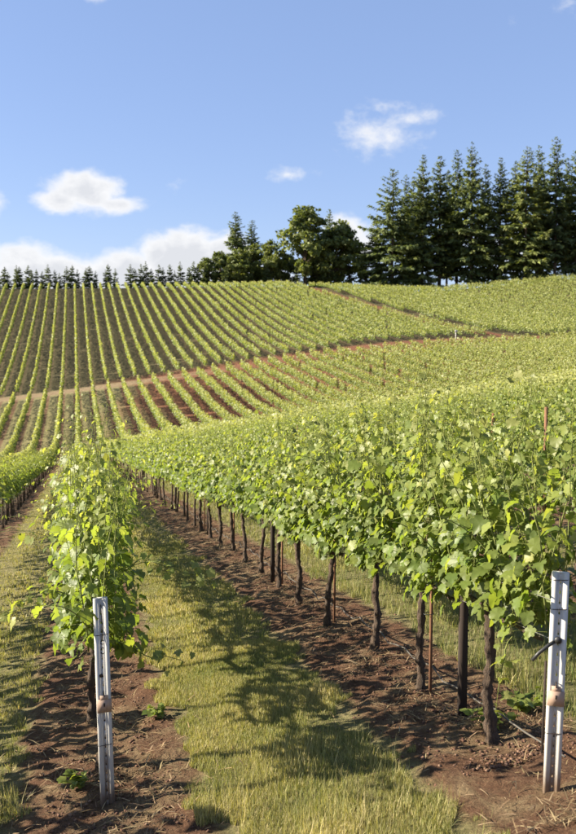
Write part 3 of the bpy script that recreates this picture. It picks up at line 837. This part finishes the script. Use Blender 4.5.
def clods():
    r = np.random.default_rng(43); mb = MB(); n = 9000
    Y = 4.8 + 14 * r.random(n) ** 1.6; i = r.integers(0, 2, n); X = ROW0 + PITCH_X * i + r.normal(0, .3, n)
    ico = np.array([(0, 0, 1), (.9, 0, .2), (.28, .86, .2), (-.73, .53, .2), (-.73, -.53, .2), (.28, -.86, .2), (0, 0, -.5)])
    F = np.array([(0, 1, 2), (0, 2, 3), (0, 3, 4), (0, 4, 5), (0, 5, 1), (6, 2, 1), (6, 3, 2), (6, 4, 3), (6, 5, 4), (6, 1, 5)])
    pos = np.stack([X, Y, ground_z(X, Y)], 1); a = r.uniform(0, 2 * np.pi, n)
    tip = np.stack([np.cos(a), np.sin(a), r.normal(0, .3, n)], 1); nr = np.stack([r.normal(0, .3, n), r.normal(0, .3, n), np.ones(n)], 1)
    scatter(mb, ico * np.array([1, 1.3, .8]), F, pos, nr, tip, np.minimum(r.gamma(1.5, .004, n) + .003, .016), np.stack([r.random(n), r.random(n), r.random(n)], 1))
    m, nt, N, L, b = nodes('soil_clod'); at = N.new('ShaderNodeAttribute'); at.attribute_name = 'tint'
    s = N.new('ShaderNodeSeparateColor'); L.new(at.outputs['Color'], s.inputs[0])
    L.new(ramp(N, L, s.outputs[0], [(0, (.055, .027, .016)), (.6, (.12, .058, .033)), (1, (.2, .12, .075))]), b.inputs['Base Color']); b.inputs['Roughness'].default_value = .95
    o = obj('soil_clods', mb.mesh('soil_clods', m)); tag(o, 'crumbled reddish clods on the bare soil strips', 'soil', kind='stuff')
clods()


def weed(X, Y, h, n, seed, label):
    r = np.random.default_rng(seed); e = empty('weed', gpos(X, Y)); tag(e, label, 'weed', 'weeds on the soil strips')
    for k in range(n):
        a = r.uniform(0, 6.28); t = np.linspace(0, 1, 5); d = np.array([math.cos(a), math.sin(a)]) * r.uniform(.3, .9) * h
        P = np.stack([d[0] * t, d[1] * t, h * r.uniform(.6, 1) * (t - .35 * t * t)], 1)
        mb = MB(); mb.tube(P, np.linspace(.003, .001, 5), 4, (.5, .3, .5))
        st = obj('stem', mb.mesh('stem', M['shoot']), e)
        q = P[1:]; m_ = len(q) * 2; q = np.repeat(q, 2, 0)
        mb = MB(); scatter(mb, *LEAF_MID, q, np.stack([r.normal(0, .4, m_), r.normal(0, .4, m_), np.ones(m_)], 1),
                           np.stack([r.normal(0, 1, m_), r.normal(0, 1, m_), r.normal(0, .2, m_)], 1), r.uniform(.03, .07, m_), np.stack([r.random(m_), r.uniform(.1, .7, m_), r.random(m_)], 1))
        f = obj('foliage', mb.mesh('weed_leaves', M['leaf']), st); f['kind'] = 'stuff'
weed(-.02, 5.95, .13, 7, 1, 'small green weed on the soil beside the left white post')
weed(.62, 7.1, .12, 6, 2, 'low weed on bare soil at the grass edge behind the left post')
weed(2.62, 5.35, .26, 9, 3, 'scruffy weed tuft at the foot of the first right-row trunk')
weed(3.0, 5.55, .2, 8, 4, 'green weed just behind the right white post')


# ------------------------------------------------------------------ trees on the skyline
def fir_meshes(seed, H, rad, bare, whorls, yellow, dens=1.0, card=1.0, shape=1.55):
    r = np.random.default_rng(seed); tb = MB(); cb = MB()
    n = 14; z = np.linspace(-1.0, H * .985, n); wob = np.cumsum(r.normal(0, .03, (n, 2)), 0)
    tb.tube(np.stack([wob[:, 0], wob[:, 1], z], 1), np.interp(z, [-1, 0, H], [H * .014, H * .0125, .02]), 8)
    P, Nn, T, S, A = [], [], [], [], []
    for w in range(whorls):
        f = bare + (1 - bare) * (w + r.uniform(-.3, .3)) / whorls
        zz = H * min(max(f, 0.02), .992); up = 1 - f
        L0 = rad * (np.clip(up * shape, 0, 1) ** .85) * (1 if f > bare + .12 else .72) + .12 * card
        nb = int(r.integers(5, 8)); a0 = r.uniform(0, 6.28)
        for b in range(nb):
            if r.random() < .2: continue
            a = a0 + b * 6.283 / nb + r.normal(0, .25); Lb = L0 * r.choice([r.uniform(.4, .8), r.uniform(.75, 1.3)])
            slope = np.interp(f, [0, .5, 1], [-.32, -.08, .75]) + r.normal(0, .12)
            nc = max(6, int(Lb / (.08 * card) * dens))
            t = np.sort(r.uniform(.12, 1, nc))
            d = np.array([math.cos(a), math.sin(a)])
            px = np.interp(zz, z, wob[:, 0]); py = np.interp(zz, z, wob[:, 1])
            side = r.normal(0, .2, nc) * Lb * (1.1 - t) * .9
            pos = np.stack([px + d[0] * Lb * t - d[1] * side, py + d[1] * Lb * t + d[0] * side,
                            zz + slope * Lb * t + .12 * Lb * np.maximum(t - .6, 0) - .10 * np.abs(side) + r.normal(0, .10 * card, nc)], 1)
            if Lb > 1.2 * card:
                tb.tube([(px, py, zz), (px + d[0] * Lb * .75, py + d[1] * Lb * .75, zz + slope * Lb * .75)], (.05 * card, .015), 3, caps=False)
            P.append(pos); Nn.append(np.stack([d[0] * .35 + r.normal(0, .35, nc), d[1] * .35 + r.normal(0, .35, nc), r.uniform(.35, 1, nc)], 1))
            T.append(np.stack([d[0] + r.normal(0, .45, nc), d[1] + r.normal(0, .45, nc), -.35 + r.normal(0, .25, nc)], 1))
            S.append(card * r.uniform(.6, 1.3, nc) * (.32 + .68 * min(1, up * 2.4)))
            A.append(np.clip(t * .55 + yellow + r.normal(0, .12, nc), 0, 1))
    P, Nn, T, S, A = map(np.concatenate, (P, Nn, T, S, A))
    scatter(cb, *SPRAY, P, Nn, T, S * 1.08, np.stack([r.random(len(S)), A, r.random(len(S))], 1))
    return tb.mesh('fir_trunk', M['tree_bark'], True), cb.mesh('fir_crown', M['needle'])


def oak_meshes(seed, H, rad, yellow, base=.14, clumps=66, per=95):
    r = np.random.default_rng(seed); tb = MB(); cb = MB()
    tb.tube([(0, 0, -1), (0, 0, H * .2), (r.normal(0, .3), r.normal(0, .3), H * .55), (r.normal(0, .4), r.normal(0, .4), H * .85)], (.45, .36, .22, .06), 8)
    C = []
    while len(C) < clumps:
        v = r.uniform(-1, 1, 3)
        if np.linalg.norm(v) > 1: continue
        zc = base + (1 - base) * (v[2] * .5 + .5)
        wd = np.interp(zc, [base, .35, .6, .85, 1], [.65, 1.0, .95, .6, .3])
        C.append((v[0] * rad * wd, v[1] * rad * wd, zc * H * .95))
    C = np.array(C)
    for c in C[::3]:
        tb.tube([(0, 0, H * .22 + .25 * c[2] * .6), (c[0] * .5, c[1] * .5, c[2] * .75), tuple(c)], (.14, .08, .02), 4, caps=False)
    P = []; A = []
    for c in C:
        k = int(per * r.uniform(.5, 1.4)); q = unit(r.normal(0, 1, (k, 3))) * (r.random((k, 1)) ** .45) * np.array([1, 1, .62]) * rad * r.uniform(.15, .29)
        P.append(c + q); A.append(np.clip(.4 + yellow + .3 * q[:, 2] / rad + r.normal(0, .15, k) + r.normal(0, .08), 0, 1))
    P = np.concatenate(P); A = np.concatenate(A); n = len(P)
    ctr = np.array([0, 0, H * .5]); o = unit(P - ctr)
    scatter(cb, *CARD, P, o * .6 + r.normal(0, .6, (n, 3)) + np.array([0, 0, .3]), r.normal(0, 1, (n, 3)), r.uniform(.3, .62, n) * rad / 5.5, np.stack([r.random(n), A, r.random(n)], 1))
    return tb.mesh('oak_trunk', M['tree_bark'], True), cb.mesh('oak_crown', M['broadleaf'])


def skyline_point(px, beyond):
    """where the line of sight at photo column px is `beyond` metres past the crest"""
    a = az_of(px); Y = 260.0
    for _ in range(12): Y = float(crest(Y * math.tan(a))) + beyond
    return Y * math.tan(a), Y


def tree(name, meshes, H0, px, top, beyond, label, cat, group, width=1.0, rot=0.0):
    X, Y = skyline_point(px, beyond); z = float(zf(X, Y)) - .3
    depth = X * math.sin(YAW) + Y * math.cos(YAW)
    h = CAM_Z + depth * (347 - top) / F_PX - z
    e = empty(name, (X, Y, z), rot); tag(e, label, cat, group)
    s = h / H0
    obj('trunk', meshes[0], e, scale=(s * width, s * width, s))
    c = obj('crown', meshes[1], e, scale=(s * width, s * width, s)); c['kind'] = 'stuff'
    return e


def skyline():
    r = random.Random(3)
    FV = [fir_meshes(500 + k, 36, (5.6, 5.0, 6.0, 5.0, 5.4)[k], (.07, .15, .04, .17, .06)[k], 42, (.10, .02, .28, .06, .18)[k]) for k in range(5)]
    WIDE = fir_meshes(520, 33, 8.6, .0, 36, .08)
    firs = [  # column, top, metres past the crest, variant, width, label
        (391, 171, 6, 'w', 1.0, 'outermost conifer at the stand\'s left end, boughs sweeping to the ground'),
        (405, 176, 20, 1, .8, 'slim conifer tucked behind the stand\'s outermost left tree'),
        (421, 157, 10, 4, 1.0, 'yellowish conifer, second tall one from the stand\'s left end'),
        (438, 158, 14, 3, 1.2, 'tall conifer with pale crown, third from the stand\'s left end'),
        (455, 152, 22, 1, .95, 'narrow conifer behind, between the third tree and the high pointed one'),
        (469, 146, 9, 0, 1.05, 'high pointed conifer with dark shoulders in mid-stand'),
        (482, 166, 24, 3, .9, 'lower dark conifer in the dip right of the mid-stand point'),
        (497, 160, 11, 4, 1.0, 'dark conifer left of the broad yellowish one'),
        (511, 163, 25, 3, .9, 'conifer half hidden behind the broad yellowish one'),
        (522, 149, 6, 2, 1.2, 'broad yellow-green conifer standing forward in the stand'),
        (534, 148, 16, 3, .95, 'slim spire close behind the broad yellowish conifer\'s right side'),
        (552, 139, 10, 1, 1.05, 'tallest conifer with layered open boughs near the right edge'),
        (563, 160, 24, 3, .9, 'shorter conifer between the tallest one and the edge tree'),
        (573, 144, 12, 0, 1.0, 'conifer cut by the right edge of the photo'),
        (590, 150, 16, 1, 1.0, 'conifer just outside the stand\'s edge tree, only boughs showing'),
        (445, 172, 30, 3, .85, 'dark rear conifer low between the second and third tall ones'),
        (412, 178, 34, 3, .9, 'dark rear conifer low behind the stand\'s left end'),
        (540, 172, 38, 0, 1.1, 'dark rear conifer filling the gap left of the tallest one'), (376, 218, 14, 4, 1.5, 'short wide conifer out front of the stand\'s left end')]
    for px, top, by, v, w, lab in firs:
        tree('fir_tree', WIDE if v == 'w' else FV[v], 33 if v == 'w' else 36, px, top, by, lab, 'conifer', 'tall conifers on the crest', w, r.uniform(0, 6.28))
    OV = [oak_meshes(540 + k, 18, (6.2, 7.0, 6.0)[k], (.06, .0, .12)[k]) for k in range(3)]
    oaks = [(305, 204, 8, 0, .95, 'tallest round-headed broadleaf tree on the crest, lit on one side'), (335, 217, 12, 1, .95, 'dark spreading broadleaf tree right of the tallest broadleaf'),
            (349, 232, 16, 1, .8, 'small broadleaf at the outer end by the cloud gap'), (272, 238, 12, 2, .95, 'bushy green tree just left of the tallest broadleaf'),
            (254, 243, 16, 0, 1.0, 'round bushy tree below the paired thin conifers'), (240, 247, 9, 2, 1.0, 'pale green bushy tree in the middle of the low thicket'),
            (222, 249, 14, 1, 1.0, 'dark low tree where the thicket meets the small conifers'), (207, 257, 12, 0, 1.0, 'lowest bushy tree at the thicket\'s left end'),
            (286, 252, 20, 1, 1.0, 'low dark tree filling the gap beside the tallest broadleaf'), (318, 244, 26, 2, 1.0, 'low tree behind the two tall broadleaf trees')]
    for px, top, by, v, w, lab in oaks:
        tree('broadleaf_tree', OV[v], 17.6, px, top, by, lab, 'tree', 'broadleaf trees on the crest', w, r.uniform(0, 6.28))
    tree('fir_tree', FV[3], 36, 236, 213, 20, 'thin pointed conifer rising above the low thicket, the taller of two', 'conifer', 'thin conifers over the thicket', 1.5, .4)
    tree('fir_tree', FV[1], 36, 252, 221, 24, 'thin pointed conifer rising above the low thicket, the shorter of two', 'conifer', 'thin conifers over the thicket', 1.5, 1.4)
    tree('fir_tree', FV[1], 36, 329, 210, 30, 'conifer tip poking up behind the broadleaf trees', 'conifer', None, 1.2, 2.4)
    SM = [fir_meshes(560 + k, 5.5, 1.3, .03, 17, (.0, -.06, .06)[k], 1.3, .3, 1.1) for k in range(3)]
    cols = [1, 7, 10.5, 19, 22, 30, 34, 39, 44, 50, 57, 61, 69, 74, 79, 88, 91, 97, 107, 110, 117, 132, 136, 143, 147, 152.5, 161, 164, 171, 176, 181, 190, 194, 199, 206, 214]
    for k, px in enumerate(cols):
        top = 267.5 - 2.5 * (k > 20) + r.choice([r.uniform(-3.5, -.5), r.uniform(0, 6)])
        tree('small_conifer', SM[k % 3], 5.5, px, top, 10 + r.uniform(-1, 2), f'{ORD[k]} small dark conifer on the crest, counted from the left edge', 'conifer', 'small conifers along the crest', r.uniform(.85, 1.3), r.uniform(0, 6.28))
    for k, (px, top) in enumerate(((364, 262), (374, 266), (322, 266), (296, 267), (268, 266), (246, 264), (228, 264))):
        tree('small_conifer', SM[k % 3], 5.5, px, top, 7 + k % 3, f'{ORD[k]} low dark conifer at the broadleaf trees\' feet, counted from the tall stand', 'conifer', 'low conifers below the broadleaf trees', 1.5, r.uniform(0, 6))
skyline()


# ------------------------------------------------------------------ small white marker by the far track
def marker():
    X, Y = 66.5, 151.0; e = empty('marker_post', (X, Y, float(zf(X, Y)))); tag(e, 'tiny white post by the red dirt track on the far slope', 'post')
    mb = MB(); mb.box((0, 0, .9), (.12, .12, 2.4)); obj('shaft', mb.mesh('shaft', M['white_steel']), e)
    mb = MB(); mb.box((0, -.08, 1.95), (.5, .04, .45)); obj('plate', mb.mesh('plate', M['white_steel']), e)
marker()
